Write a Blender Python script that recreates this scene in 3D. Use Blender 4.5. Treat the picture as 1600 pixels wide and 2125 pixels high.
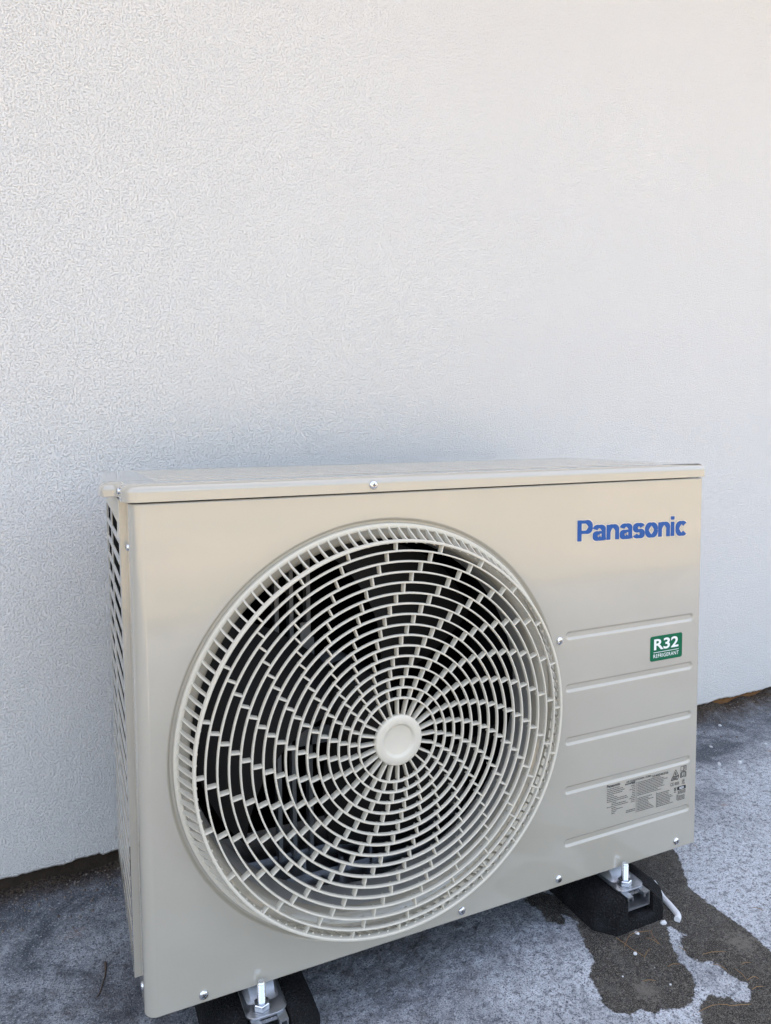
import bpy, bmesh, math, random
import numpy as np
from mathutils import Matrix, Vector
R = math.radians
random.seed(7)
rng = np.random.default_rng(7)
S = bpy.context.scene
COL = S.collection
for o in list(bpy.data.objects):
    bpy.data.objects.remove(o, do_unlink=True)

# ------------------------------------------------------------------ camera, sky, sun, exposure
cam = bpy.data.cameras.new('camera')
cam.sensor_fit = 'HORIZONTAL'
cam.sensor_width = 36.0
cam.lens = 1480.8 / 1600 * 36
cam.shift_x = 11.98 / 1600
cam.shift_y = -67.27 / 1600
cam.clip_start = 0.05
cam.clip_end = 600
co = bpy.data.objects.new('camera', cam)
COL.objects.link(co)
yaw, pitch, roll = 0.41674, -0.06803, -0.00867
f = Vector((math.sin(yaw)*math.cos(pitch), math.cos(yaw)*math.cos(pitch), math.sin(pitch)))
rt = Vector((math.cos(yaw), -math.sin(yaw), 0))
up = rt.cross(f)
c_, s_ = math.cos(roll), math.sin(roll)
r2 = rt*c_ + up*s_
u2 = up*c_ - rt*s_
m = Matrix((( r2.x, u2.x, -f.x, -0.05639), (r2.y, u2.y, -f.y, -0.78430), (r2.z, u2.z, -f.z, 0.64593), (0, 0, 0, 1)))
co.matrix_world = m
S.camera = co

SUN_EL = 53.0
w = bpy.data.worlds.new('World')
S.world = w
w.use_nodes = True
wn = w.node_tree
wn.nodes.clear()
sky = wn.nodes.new('ShaderNodeTexSky')
sky.sky_type = 'NISHITA'
sky.sun_disc = False
sky.sun_elevation = R(SUN_EL)
sky.sun_rotation = 0.0            # sun towards +Y, behind the house
sky.air_density = 1.0
sky.dust_density = 7.0
sky.ozone_density = 0.3
bg = wn.nodes.new('ShaderNodeBackground')
bg.inputs['Strength'].default_value = 0.15
wo = wn.nodes.new('ShaderNodeOutputWorld')
wb = wn.nodes.new('ShaderNodeMix')            # camera white balance, the same over the whole sky
wb.data_type = 'RGBA'
wb.blend_type = 'MULTIPLY'
wb.inputs[0].default_value = 1.0
wb.inputs[7].default_value = (1.105, 1.005, 0.885, 1.0)
wn.links.new(sky.outputs[0], wb.inputs[6])
wn.links.new(wb.outputs[2], bg.inputs[0])
wn.links.new(bg.outputs[0], wo.inputs[0])

sun = bpy.data.lights.new('sun', 'SUN')
sun.energy = 2.0
sun.angle = R(0.6)
sun.color = (1.0, 0.92, 0.80)
so = bpy.data.objects.new('sun', sun)
COL.objects.link(so)
so.rotation_euler = Vector((0.0, -math.cos(R(SUN_EL)), -math.sin(R(SUN_EL)))).to_track_quat('-Z', 'Y').to_euler()
so.location = (0, 8, 12)

S.view_settings.view_transform = 'Standard'
S.view_settings.look = 'None'
S.view_settings.gamma = 1
S.view_settings.use_curve_mapping = False
S.view_settings.exposure = 2.66
S.render.engine = 'CYCLES'
S.cycles.max_bounces = 10
S.cycles.diffuse_bounces = 6

# ------------------------------------------------------------------ helpers
LOC = {}

def mesh(name, verts, faces, mats, midx=None, smooth=True, angle=35):
    me = bpy.data.meshes.new(name)
    me.from_pydata([tuple(v) for v in verts], [], faces)
    for mm in (mats if isinstance(mats, (list, tuple)) else [mats]):
        me.materials.append(mm)
    if midx is not None:
        me.polygons.foreach_set('material_index', midx)
    me.polygons.foreach_set('use_smooth', [smooth]*len(me.polygons))
    me.update()
    if smooth:
        me.set_sharp_from_angle(angle=R(angle))
    return me

def put(name, me, parent=None, loc=(0, 0, 0), rot=(0, 0, 0)):
    o = bpy.data.objects.new(name, me)
    COL.objects.link(o)
    o.location = loc
    o.rotation_euler = rot
    LOC[o.name] = Vector(loc)
    if parent is not None:
        o.parent = parent
        # coordinates of parts are written in world space
        o.matrix_parent_inverse = WM(parent).inverted()
    return o

def WM(o):
    mm = Matrix.LocRotScale(o.location, o.rotation_euler, o.scale)
    if o.parent is not None:
        mm = WM(o.parent) @ o.matrix_parent_inverse @ mm
    return mm

def tag(o, label=None, cat=None, group=None, kind=None):
    if label: o['label'] = label
    if cat: o['category'] = cat
    if group: o['group'] = group
    if kind: o['kind'] = kind
    return o

def empty(name, loc, label, cat, group=None):
    o = bpy.data.objects.new(name, None)
    COL.objects.link(o)
    o.empty_display_size = 0.05
    o.location = loc
    return tag(o, label, cat, group)

class MB:
    def __init__(s): s.v = []; s.f = []; s.mi = []
    def add(s, v, f, mi=0):
        n = len(s.v); s.v += [tuple(p) for p in v]
        s.f += [tuple(i+n for i in q) for q in f]; s.mi += [mi]*len(f)
    def box(s, x0, x1, y0, y1, z0, z1, mi=0):
        v = [(x, y, z) for x in (x0, x1) for y in (y0, y1) for z in (z0, z1)]
        s.add(v, [(0, 1, 3, 2), (4, 6, 7, 5), (0, 4, 5, 1), (2, 3, 7, 6), (0, 2, 6, 4), (1, 5, 7, 3)], mi)
    def tube(s, pts, rad, n=8, mi=0, cap=True):
        pts = [Vector(p) for p in pts]
        rads = rad if isinstance(rad, (list, tuple)) else [rad]*len(pts)
        vs = []; fs = []
        prev = None
        for i, p in enumerate(pts):
            d = (pts[min(i+1, len(pts)-1)] - pts[max(i-1, 0)]).normalized()
            a = Vector((0, 0, 1)) if abs(d.z) < 0.9 else Vector((1, 0, 0))
            u = d.cross(a).normalized() if prev is None else (prev - d*prev.dot(d)).normalized()
            prev = u
            v = d.cross(u)
            for k in range(n):
                t = 2*math.pi*k/n
                vs.append(p + (u*math.cos(t) + v*math.sin(t))*rads[i])
        for i in range(len(pts)-1):
            for k in range(n):
                a, b = i*n+k, i*n+(k+1) % n
                fs.append((a, b, b+n, a+n))
        if cap:
            fs.append(tuple(range(n-1, -1, -1))); fs.append(tuple(range((len(pts)-1)*n, len(pts)*n)))
        s.add(vs, fs, mi)
    def mesh(s, name, mats, smooth=True, angle=35):
        return mesh(name, s.v, s.f, mats, s.mi, smooth, angle)

def lathe(profile, c, n=144, closed=False):
    """profile [(r, y)] turned about the axis through (c.x, ., c.z) parallel to Y"""
    v = []; fs = []
    k = len(profile)
    for i in range(n):
        a = 2*math.pi*i/n
        for r, y in profile:
            v.append((c[0]+r*math.cos(a), y, c[1]+r*math.sin(a)))
    kk = k if closed else k-1
    for i in range(n):
        j = (i+1) % n
        for q in range(kk):
            q2 = (q+1) % k
            fs.append((i*k+q, i*k+q2, j*k+q2, j*k+q))
    return v, fs

# ------------------------------------------------------------------ materials
class MT:
    def __init__(s, name, rough=0.5, color=(0.8, 0.8, 0.8), metal=0.0, spec=0.5):
        s.m = bpy.data.materials.new(name); s.m.use_nodes = True
        s.t = s.m.node_tree; s.b = s.t.nodes['Principled BSDF']
        s.b.inputs['Base Color'].default_value = (*color, 1)
        s.b.inputs['Roughness'].default_value = rough
        s.b.inputs['Metallic'].default_value = metal
        s.b.inputs['Specular IOR Level'].default_value = spec
        s.tc = None
    def n(s, t, **k):
        q = s.t.nodes.new(t)
        for a, b in k.items(): setattr(q, a, b)
        return q
    def l(s, a, b): s.t.links.new(a, b)
    def co(s):
        if s.tc is None: s.tc = s.n('ShaderNodeTexCoord')
        return s.tc.outputs['Object']
    def noise(s, scale, detail=3, rough=0.55, dist=0.0, vec=None):
        q = s.n('ShaderNodeTexNoise')
        q.inputs['Scale'].default_value = scale; q.inputs['Detail'].default_value = detail
        q.inputs['Roughness'].default_value = rough; q.inputs['Distortion'].default_value = dist
        s.l(vec if vec is not None else s.co(), q.inputs['Vector'])
        return q.outputs['Fac']
    def voro(s, scale, feature='F1', out='Distance', rnd=1.0):
        q = s.n('ShaderNodeTexVoronoi', feature=feature)
        q.inputs['Scale'].default_value = scale; q.inputs['Randomness'].default_value = rnd
        s.l(s.co(), q.inputs['Vector'])
        return q.outputs[out]
    def ramp(s, fac, stops):
        q = s.n('ShaderNodeValToRGB')
        e = q.color_ramp.elements
        while len(e) < len(stops): e.new(0.5)
        for el, (p, c) in zip(e, stops):
            el.position = p
            el.color = (c, c, c, 1) if not isinstance(c, tuple) else (*c, 1)
        s.l(fac, q.inputs[0])
        return q.outputs[0]
    def math(s, op, a, b=None, clamp=False):
        q = s.n('ShaderNodeMath', operation=op); q.use_clamp = clamp
        for i, x in enumerate((a, b)):
            if x is None: continue
            if isinstance(x, (int, float)): q.inputs[i].default_value = x
            else: s.l(x, q.inputs[i])
        return q.outputs[0]
    def mix(s, fac, a, b, mode='MIX'):
        q = s.n('ShaderNodeMix', data_type='RGBA', blend_type=mode)
        for i, x in ((0, fac), (6, a), (7, b)):
            if isinstance(x, (int, float)): q.inputs[i].default_value = x if i == 0 else (x, x, x, 1)
            elif isinstance(x, tuple): q.inputs[i].default_value = (*x, 1)
            else: s.l(x, q.inputs[i])
        return q.outputs[2]
    def base(s, x): s.l(x, s.b.inputs['Base Color'])
    def rough(s, x): s.l(x, s.b.inputs['Roughness'])
    def bump(s, h, strength=0.5, dist=0.002, normal=None):
        q = s.n('ShaderNodeBump'); q.inputs['Strength'].default_value = strength
        q.inputs['Distance'].default_value = dist
        s.l(h, q.inputs['Height'])
        if normal is not None: s.l(normal, q.inputs['Normal'])
        s.l(q.outputs[0], s.b.inputs['Normal'])
        return q.outputs[0]
    def attr(s, name):
        q = s.n('ShaderNodeAttribute'); q.attribute_name = name
        return q.outputs['Fac']

# enamel: beige painted sheet steel
e = MT('beige_enamel', rough=0.2, spec=0.5)
e.b.inputs['Coat Weight'].default_value = 0.9
e.b.inputs['Coat Roughness'].default_value = 0.06
e.b.inputs['Coat IOR'].default_value = 1.75
n1 = e.noise(6, 4)
e.base(e.mix(n1, (0.425, 0.392, 0.322), (0.45, 0.416, 0.345)))
e.rough(e.ramp(e.noise(40, 3), [(0.3, 0.16), (0.7, 0.22)]))
e.bump(e.noise(300, 2), 0.03, 0.0006)
ENAMEL = e.m
e = MT('beige_plastic', rough=0.42, spec=0.45)
e.base(e.mix(e.noise(9, 3), (0.60, 0.56, 0.465), (0.63, 0.59, 0.495)))
PLASTIC = e.m
e = MT('sheet_steel', rough=0.38, color=(0.55, 0.57, 0.6), metal=1.0)
e.base(e.mix(e.noise(60, 4), (0.36, 0.375, 0.395), (0.50, 0.515, 0.54)))
e.rough(e.ramp(e.noise(90, 4), [(0.3, 0.36), (0.7, 0.50)]))
GALV = e.m
e = MT('bright_zinc', rough=0.22, color=(0.72, 0.74, 0.77), metal=1.0)
e.rough(e.ramp(e.noise(300, 3), [(0.3, 0.14), (0.7, 0.32)]))
ZINC = e.m
DARKMARK = MT('screw_slot', rough=0.6, color=(0.03, 0.03, 0.03)).m
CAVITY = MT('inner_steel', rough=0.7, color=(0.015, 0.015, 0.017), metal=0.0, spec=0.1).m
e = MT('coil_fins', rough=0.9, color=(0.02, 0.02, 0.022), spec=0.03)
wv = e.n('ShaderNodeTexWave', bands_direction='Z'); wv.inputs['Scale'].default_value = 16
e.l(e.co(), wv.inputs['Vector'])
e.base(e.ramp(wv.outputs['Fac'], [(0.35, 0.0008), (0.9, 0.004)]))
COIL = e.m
FANP = MT('fan_plastic', rough=0.6, color=(0.012, 0.0115, 0.011), spec=0.15).m
MOTOR = MT('motor_grey', rough=0.4, color=(0.19, 0.195, 0.20)).m
THROAT = MT('throat_grey', rough=0.3, color=(0.33, 0.325, 0.31)).m
BLUE = MT('logo_blue', rough=0.3, spec=0.25, color=(0.012, 0.085, 0.30)).m
STKR = MT('clear_sticker', rough=0.14, color=(0.56, 0.51, 0.42), spec=0.6).m
GREEN = MT('sticker_green', rough=0.35, spec=0.2, color=(0.002, 0.12, 0.055)).m
WHITEINK = MT('white_ink', rough=0.5, color=(0.82, 0.84, 0.84)).m
BLACKINK = MT('black_ink', rough=0.5, color=(0.035, 0.035, 0.035)).m
GREYINK = MT('grey_ink', rough=0.5, color=(0.06, 0.06, 0.06)).m

e = MT('black_rubber', rough=0.85, spec=0.25)
d = e.ramp(e.noise(28, 5, 0.65), [(0.5, 0.0), (0.78, 1.0)])
sp = e.ramp(e.noise(520, 2, 0.7), [(0.60, 0.0), (0.72, 0.8)])
e.base(e.mix(sp, e.mix(d, (0.006, 0.006, 0.0065), (0.026, 0.027, 0.030)), (0.07, 0.07, 0.075)))
e.bump(e.voro(380), 0.8, 0.003)
RUBBER = e.m

# plaster: white scratch render
e = MT('white_plaster', rough=0.9, spec=0.15)
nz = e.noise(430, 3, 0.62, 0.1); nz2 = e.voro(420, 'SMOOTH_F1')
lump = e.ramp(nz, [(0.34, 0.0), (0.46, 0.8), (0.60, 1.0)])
h = e.math('ADD', e.math('ADD', lump, e.math('MULTIPLY', e.noise(150, 3, 0.6), 1.1)), e.math('ADD', e.math('MULTIPLY', nz2, 0.4), e.math('MULTIPLY', e.noise(22, 3), 1.5)))
big = e.noise(2.2, 5, 0.65, 0.3)
colr = e.mix(big, (0.785, 0.762, 0.725), (0.83, 0.81, 0.775))
pit_dirt_shade = e.ramp(e.noise(1.1, 5, 0.7), [(0.40, 0.15), (0.70, 1.0)])  # grain pits tinted darker: some dirt, plus pit shading put into the colour
e.base(e.mix(e.math('MULTIPLY', e.ramp(nz, [(0.33, 1.0), (0.46, 0.0)]), e.math('ADD', e.math('MULTIPLY', pit_dirt_shade, 0.5), 0.5)), colr, (0.72, 0.69, 0.635)))
e.bump(h, 1.0, 0.0017)
PLASTER = e.m
e = MT('plinth_brown', rough=0.95, spec=0.1)
sx = e.n('ShaderNodeSeparateXYZ'); e.l(e.co(), sx.inputs[0])
xm = e.ramp(e.math('ADD', e.math('MULTIPLY', sx.outputs[0], 0.8), e.math('MULTIPLY', e.noise(3, 3), 0.2)), [(0.25, 0.0), (0.95, 1.0)])
e.base(e.mix(e.noise(60, 5, 0.7), e.mix(xm, (0.020, 0.016, 0.013), (0.08, 0.045, 0.025)), e.mix(xm, (0.075, 0.055, 0.04), (0.34, 0.17, 0.07))))
e.bump(e.noise(200, 4), 0.7, 0.003)
PLINTH = e.m

# concrete with dirt, water stains (attributes 'wet', 'dirt', 'rust' are written on the mesh)
e = MT('concrete', rough=0.9, spec=0.3)
fine = e.noise(430, 3, 0.7); grain = e.noise(900, 2, 0.6); mid = e.noise(110, 4, 0.65); large = e.noise(7, 6, 0.68, 0.5)
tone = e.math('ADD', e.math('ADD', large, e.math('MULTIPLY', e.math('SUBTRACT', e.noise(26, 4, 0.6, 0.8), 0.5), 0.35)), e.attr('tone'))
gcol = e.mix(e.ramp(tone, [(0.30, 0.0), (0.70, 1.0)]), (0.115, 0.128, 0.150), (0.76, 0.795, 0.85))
gcol = e.mix(e.ramp(mid, [(0.34, 0.8), (0.50, 0.0)]), gcol, (0.145, 0.158, 0.182))
gcol = e.mix(e.ramp(fine, [(0.36, 1.0), (0.47, 0.0)]), gcol, (0.088, 0.096, 0.112))
gcol = e.mix(e.ramp(grain, [(0.36, 0.7), (0.48, 0.0)]), gcol, (0.10, 0.105, 0.115))
gcol = e.mix(e.ramp(fine, [(0.58, 0.0), (0.68, 0.8)]), gcol, (0.82, 0.82, 0.83))
dn = e.math('ADD', e.attr('dirt'), e.math('MULTIPLY', e.math('SUBTRACT', e.noise(45, 5, 0.7), 0.5), 1.1))
dm = e.ramp(dn, [(0.22, 0.0), (0.95, 1.0)])
gcol = e.mix(dm, gcol, e.mix(e.ramp(e.noise(260, 4, 0.7), [(0.38, 0.0), (0.72, 1.0)]), (0.018, 0.013, 0.010), (0.17, 0.125, 0.09)))
rn = e.math('ADD', e.attr('rust'), e.math('MULTIPLY', e.math('SUBTRACT', e.noise(120, 4, 0.7), 0.5), 1.4))
gcol = e.mix(e.ramp(rn, [(0.45, 0.0), (0.9, 0.75)]), gcol, (0.34, 0.215, 0.155))
wn_ = e.math('ADD', e.attr('wet'), e.math('MULTIPLY', e.math('SUBTRACT', e.noise(95, 6, 0.72), 0.5), 0.020))
wm = e.ramp(e.math('ADD', e.math('MULTIPLY', wn_, 260.0), 0.5, True), [(0.25, 0.0), (0.75, 1.0)])
wetc = e.mix(1.0, gcol, (0.072, 0.062, 0.051), 'MULTIPLY')
wetc = e.mix(e.ramp(grain, [(0.53, 0.0), (0.62, 1.0)]), wetc, (0.26, 0.235, 0.195))
wetc = e.mix(e.ramp(e.noise(160, 3, 0.7), [(0.56, 0.0), (0.70, 0.7)]), wetc, (0.26, 0.24, 0.21))
isl = e.math('ADD', e.attr('dry'), e.math('MULTIPLY', e.math('SUBTRACT', e.noise(150, 5, 0.8), 0.5), 3.2))
wetc = e.mix(e.ramp(e.noise(34, 6, 0.75, 0.6), [(0.50, 0.0), (0.72, 0.6)]), wetc, e.mix(e.ramp(fine, [(0.40, 0.0), (0.60, 1.0)]), (0.05, 0.047, 0.043), (0.30, 0.285, 0.26)))
wetc = e.mix(e.ramp(isl, [(0.55, 0.0), (1.0, 0.75)]), wetc, (0.22, 0.20, 0.175))
e.base(e.mix(wm, gcol, wetc))
e.rough(e.mix(wm, 0.9, 0.62))
hh = e.math('ADD', e.math('MULTIPLY', fine, 0.7), e.math('ADD', e.math('MULTIPLY', mid, 0.5), e.math('MULTIPLY', grain, 0.3)))
e.bump(hh, 1.0, 0.0055)
CONCRETE = e.m
e = MT('dry_gravel_yard', rough=0.95, spec=0.1)
ya = e.noise(1.3, 5, 0.65, 0.4); yb = e.noise(14, 5, 0.7)
yc = e.mix(e.ramp(ya, [(0.35, 0.0), (0.65, 1.0)]), (0.17, 0.165, 0.125), (0.31, 0.265, 0.215))
e.base(e.mix(e.ramp(yb, [(0.3, 0.35), (0.6, 0.0)]), yc, (0.22, 0.20, 0.11)))
e.bump(e.noise(40, 5), 0.7, 0.03)
YARD = e.m
ADDED_ROOFM = MT('added_roof_sheet', rough=0.7, color=(0.16, 0.09, 0.07)).m
FOAM = MT('white_foam', rough=0.75, color=(0.70, 0.71, 0.73), spec=0.3).m
CHALK = MT('pale_stone', rough=0.8, color=(0.62, 0.63, 0.64)).m
e = MT('dry_needle', rough=0.7, color=(0.27, 0.17, 0.09), spec=0.25); NEEDLE = e.m
TWIG = MT('dark_twig', rough=0.8, color=(0.085, 0.06, 0.045)).m
e = MT('grit', rough=0.9)
oi = e.n('ShaderNodeObjectInfo')
e.base(e.mix(e.noise(130, 1), (0.05, 0.04, 0.032), (0.30, 0.26, 0.225)))
GRIT = e.m

G = -0.073                       # ground level

# ------------------------------------------------------------------ ground
def wall_y(x): return 0.4325 + 0.0375*x
def axis(parts):
    out = []
    for a, b, n in parts: out += list(np.linspace(a, b, n, endpoint=False))
    return np.array(out + [parts[-1][1]])
gx = axis([(-40, -4, 8), (-4, -0.5, 12), (-0.5, 1.9, 480), (1.9, 4, 14), (4, 42, 8)])
gy = axis([(-1.9, -0.42, 16), (-0.42, 0.56, 196), (0.56, 1.2, 4)])
X, Y = np.meshgrid(gx, gy, indexing='ij')

def sdf(poly):
    P = np.array(poly); d = np.full(X.shape, 1e9); ins = np.zeros(X.shape, bool)
    for i in range(len(P)):
        a, b = P[i], P[(i+1) % len(P)]
        ab = b-a
        t = np.clip(((X-a[0])*ab[0] + (Y-a[1])*ab[1])/(ab@ab+1e-12), 0, 1)
        d = np.minimum(d, np.hypot(X-a[0]-t*ab[0], Y-a[1]-t*ab[1]))
        c = ((a[1] > Y) != (b[1] > Y)) & (X < (b[0]-a[0])*(Y-a[1])/(b[1]-a[1]+1e-15)+a[0])
        ins ^= c
    return np.where(ins, d, -d)
WA = [[0.6, 0.006], [0.591, -0.018], [0.583, -0.034], [0.579, -0.058], [0.564, -0.064], [0.55, -0.082], [0.546, -0.103], [0.537, -0.118], [0.541, -0.136], [0.556, -0.148], [0.573, -0.145], [0.586, -0.158], [0.601, -0.158], [0.619, -0.166], [0.641, -0.165], [0.665, -0.148], [0.678, -0.128], [0.679, -0.107], [0.688, -0.095], [0.694, -0.078], [0.714, -0.053], [0.726, -0.029], [0.7, 0.006], [0.641, 0.025]]
WB = [[0.875, 0.089], [0.86, 0.062], [0.816, 0.001], [0.812, -0.038], [0.814, -0.07], [0.816, -0.1], [0.812, -0.126], [0.808, -0.15], [0.807, -0.181], [0.734, -0.244], [0.668, -0.273], [0.604, -0.243], [0.624, -0.194], [0.642, -0.176], [0.657, -0.167], [0.674, -0.167], [0.69, -0.179], [0.696, -0.188], [0.707, -0.193], [0.719, -0.187], [0.73, -0.17], [0.721, -0.154], [0.725, -0.14], [0.719, -0.125], [0.704, -0.12], [0.697, -0.103], [0.705, -0.09], [0.711, -0.076], [0.729, -0.074], [0.724, -0.061], [0.717, -0.047], [0.7, 0.006], [0.732, 0.075], [0.842, 0.12]]
WC = [[0.573, 0.052], [0.565, 0.033], [0.583, 0.017], [0.594, 0.022], [0.596, 0.036], [0.603, 0.027], [0.609, 0.006], [0.626, 0.017], [0.63, 0.065], [0.593, 0.095], [0.564, 0.086], [0.567, 0.074]]
wet = np.maximum(np.maximum(sdf(WA), sdf(WB)), sdf(WC))
def blob(x, y, sx, sy): return np.exp(-(((X-x)/sx)**2 + ((Y-y)/sy)**2))
dry = np.maximum.reduce([blob(0.786, -0.114, .03, .03), blob(0.602, -0.126, .022, .03), 0.8*blob(0.623, -0.049, .015, .015)])
dw = wall_y(X) - Y
dirt = np.clip(1.0 - dw/(0.055 + 0.035*np.clip((X-0.9)/0.5, 0, 1)), -0.4, 1.1)
dirt = np.maximum(dirt, 0.62*blob(0.3, 0.14, .45, .2))
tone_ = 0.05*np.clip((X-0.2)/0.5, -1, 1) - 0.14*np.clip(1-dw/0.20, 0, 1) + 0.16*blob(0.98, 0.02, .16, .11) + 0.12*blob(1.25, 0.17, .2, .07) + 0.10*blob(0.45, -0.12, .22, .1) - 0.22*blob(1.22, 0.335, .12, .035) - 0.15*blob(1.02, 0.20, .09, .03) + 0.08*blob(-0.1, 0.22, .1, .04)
rust = np.maximum.reduce([0.62*blob(-0.066, 0.295, .035, .018), 0.5*blob(-0.008, 0.286, .01, .02), 0.85*blob(1.074, 0.157, .012, .01), 0.7*blob(1.36, 0.28, .015, .012)])
Z = np.full(X.shape, G)
nearm = (X > -0.5) & (X < 1.9) & (Y > -0.42) & (Y < 0.56)
Z += np.where(nearm, rng.normal(0, 0.00028, X.shape), 0)
Z += np.where(nearm, 0.0015*np.sin(X*9.1+1)*np.cos(Y*11.3), 0)
heap = (0.007 + 0.010*np.clip((X-0.8)/0.6, 0, 1))*np.clip(1-dw/0.055, 0, 1.3)**1.3
Z += np.where(nearm, heap*(0.8+0.5*np.sin(X*37)*np.sin(X*13+2)) + (dirt > 0.3)*rng.normal(0, 0.0008, X.shape), 0)
nx, ny = X.shape
idx = np.arange(nx*ny).reshape(nx, ny)
quads = np.stack([idx[:-1, :-1], idx[1:, :-1], idx[1:, 1:], idx[:-1, 1:]], -1).reshape(-1, 4)
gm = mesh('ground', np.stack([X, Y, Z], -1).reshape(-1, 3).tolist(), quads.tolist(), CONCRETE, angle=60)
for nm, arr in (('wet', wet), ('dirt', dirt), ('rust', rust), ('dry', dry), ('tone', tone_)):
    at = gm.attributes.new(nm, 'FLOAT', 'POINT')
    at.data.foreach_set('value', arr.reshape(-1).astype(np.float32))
tag(put('ground', gm), 'rough grey concrete slab with wet stains and dirt along the wall', kind='structure')
mb = MB(); mb.box(-90, 90, -140, -1.9, G-0.12, G-0.01)
tag(put('yard', mb.mesh('yard', YARD, False)), 'dry pale gravel yard in front of the slab', kind='structure')
mb = MB(); mb.box(-90, 90, 1.2, 140, G-0.12, G-0.012)
tag(put('terrain', mb.mesh('terrain', YARD, False)), 'dry ground behind the house', kind='structure')

# ------------------------------------------------------------------ house wall
ROT = math.atan(0.0375)
WZ = -0.045                      # lower edge of the plaster
house = empty('house_wall', (0, 0.4325, G), 'white rough plastered house wall with a dark strip along its foot', 'wall')
house.rotation_euler = (0, 0, ROT)
HTOP = 2.42
us = axis([(-13, -0.8, 10), (-0.8, 2.2, 500), (2.2, 15, 10)])
mb = MB()
v = []; fcs = []
wob = 0.0012*np.sin(us*23)+0.0010*np.sin(us*61+1)+rng.normal(0, 0.0006, us.shape)
for i in range(len(us)):
    if abs(us[i]-(-0.045)) < 0.02: wob[i] += 0.004
    if abs(us[i]-0.02) < 0.006: wob[i] += 0.003
wob[(us < -0.8) | (us > 2.2)] = 0
for u, wq in zip(us, wob):
    v += [(u, 0.035, WZ+wq+0.002), (u, 0.004, WZ+wq), (u, 0.0, WZ+wq+0.004), (u, 0.0, HTOP)]
for i in range(len(us)-1):
    for k in range(3):
        a = i*4+k
        fcs.append((a, a+4, a+5, a+1))
def hput(name, me):
    o = bpy.data.objects.new(name, me); COL.objects.link(o)
    o.parent = house
    o.location = (0, 0, -G)      # house-local coordinates keep world heights
    return o
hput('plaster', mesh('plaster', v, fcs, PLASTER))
mb = MB(); mb.box(-13, 15, 0.012, 0.30, G-0.1, WZ+0.03); hput('plinth', mb.mesh('plinth', PLINTH, False))
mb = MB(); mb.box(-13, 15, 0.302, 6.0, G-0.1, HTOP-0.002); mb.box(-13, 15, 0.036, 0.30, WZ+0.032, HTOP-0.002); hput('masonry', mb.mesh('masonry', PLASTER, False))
mb = MB(); mb.box(-13.4, 15.4, -0.55, 6.4, HTOP, HTOP+0.14); hput('added_roof', mb.mesh('added_roof', ADDED_ROOFM, False))  # unseen roof, added so its eave darkens the upper wall

# ------------------------------------------------------------------ air conditioner
W, H, D = 0.824, 0.5716, 0.31
CX, CZ = 0.2970, 0.2778
C = (CX, CZ)
ac = empty('air_conditioner', (0.412, 0.155, -0.025), 'beige outdoor air conditioning unit with a large round fan guard, standing on black rubber feet', 'air conditioner')

# front panel -----------------------------------------------------------
mb = MB()
FL = 0.018
prof = [(0.2725, 0.0), (0.2635, 0.0), (0.2624, 0.0004), (0.2611, 0.0020), (0.2599, 0.0040), (0.2587, 0.0048), (0.2495, 0.0048), (0.2465, 0.0055), (0.243, 0.0072),
        (0.239, 0.0102), (0.2362, 0.0145), (0.2348, 0.020), (0.2343, 0.0235)]
N = 240
v, q = lathe(prof, C, N)
mb.add(v, q)
x0, x1, z0, z1 = FL, 0.5698, 0.002, H-0.002
angs = [2*math.pi*i/N for i in range(N)]
corners = [math.atan2(zz-CZ, xx-CX) % (2*math.pi) for xx in (x0, x1) for zz in (z0, z1)]
for ca in corners:                                # a vertex in each corner
    k = min(range(N), key=lambda i: abs(((angs[i]-ca+math.pi) % (2*math.pi))-math.pi)); angs[k] = ca
v = []
for i in range(N):
    a0 = 2*math.pi*i/N; a = angs[i]
    dx, dz = math.cos(a), math.sin(a)
    t = min(((x1-CX)/dx if dx > 0 else (x0-CX)/dx) if abs(dx) > 1e-9 else 9, ((z1-CZ)/dz if dz > 0 else (z0-CZ)/dz) if abs(dz) > 1e-9 else 9)
    v += [(CX+0.2725*math.cos(a0), 0, CZ+0.2725*math.sin(a0)), (CX+dx*t, 0, CZ+dz*t)]
mb.add(v, [(2*i, 2*i+1, 2*((i+1) % N)+1, 2*((i+1) % N)) for i in range(N)])
# right-hand field with five pressed grooves
GZ = [0.360, 0.2853, 0.209, 0.138, 0.0608]
xs = axis([(x1, 0.585, 12), (0.585, 0.798, 20), (0.798, W-0.003, 20)])
zl = [z0]
for g in sorted(GZ): zl += list(np.linspace(g-0.0085, g+0.0085, 23))
zl += [z1]
zs = np.array(sorted(zl))
def groove(x, z):
    d = min(abs(z-g) for g in GZ)
    ex = max(0.5765-x, x-0.8045, 0)
    r = math.hypot(d, ex*1.1)
    t = min(1.0, max(0.0, (0.0064-r)/0.0036))
    return 0.0024*t*t*(3-2*t)
v = [(x, groove(x, z), z) for x in xs for z in zs]
nz_ = len(zs)
mb.add(v, [(i*nz_+j, (i+1)*nz_+j, (i+1)*nz_+j+1, i*nz_+j+1) for i in range(len(xs)-1) for j in range(nz_-1)])
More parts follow.
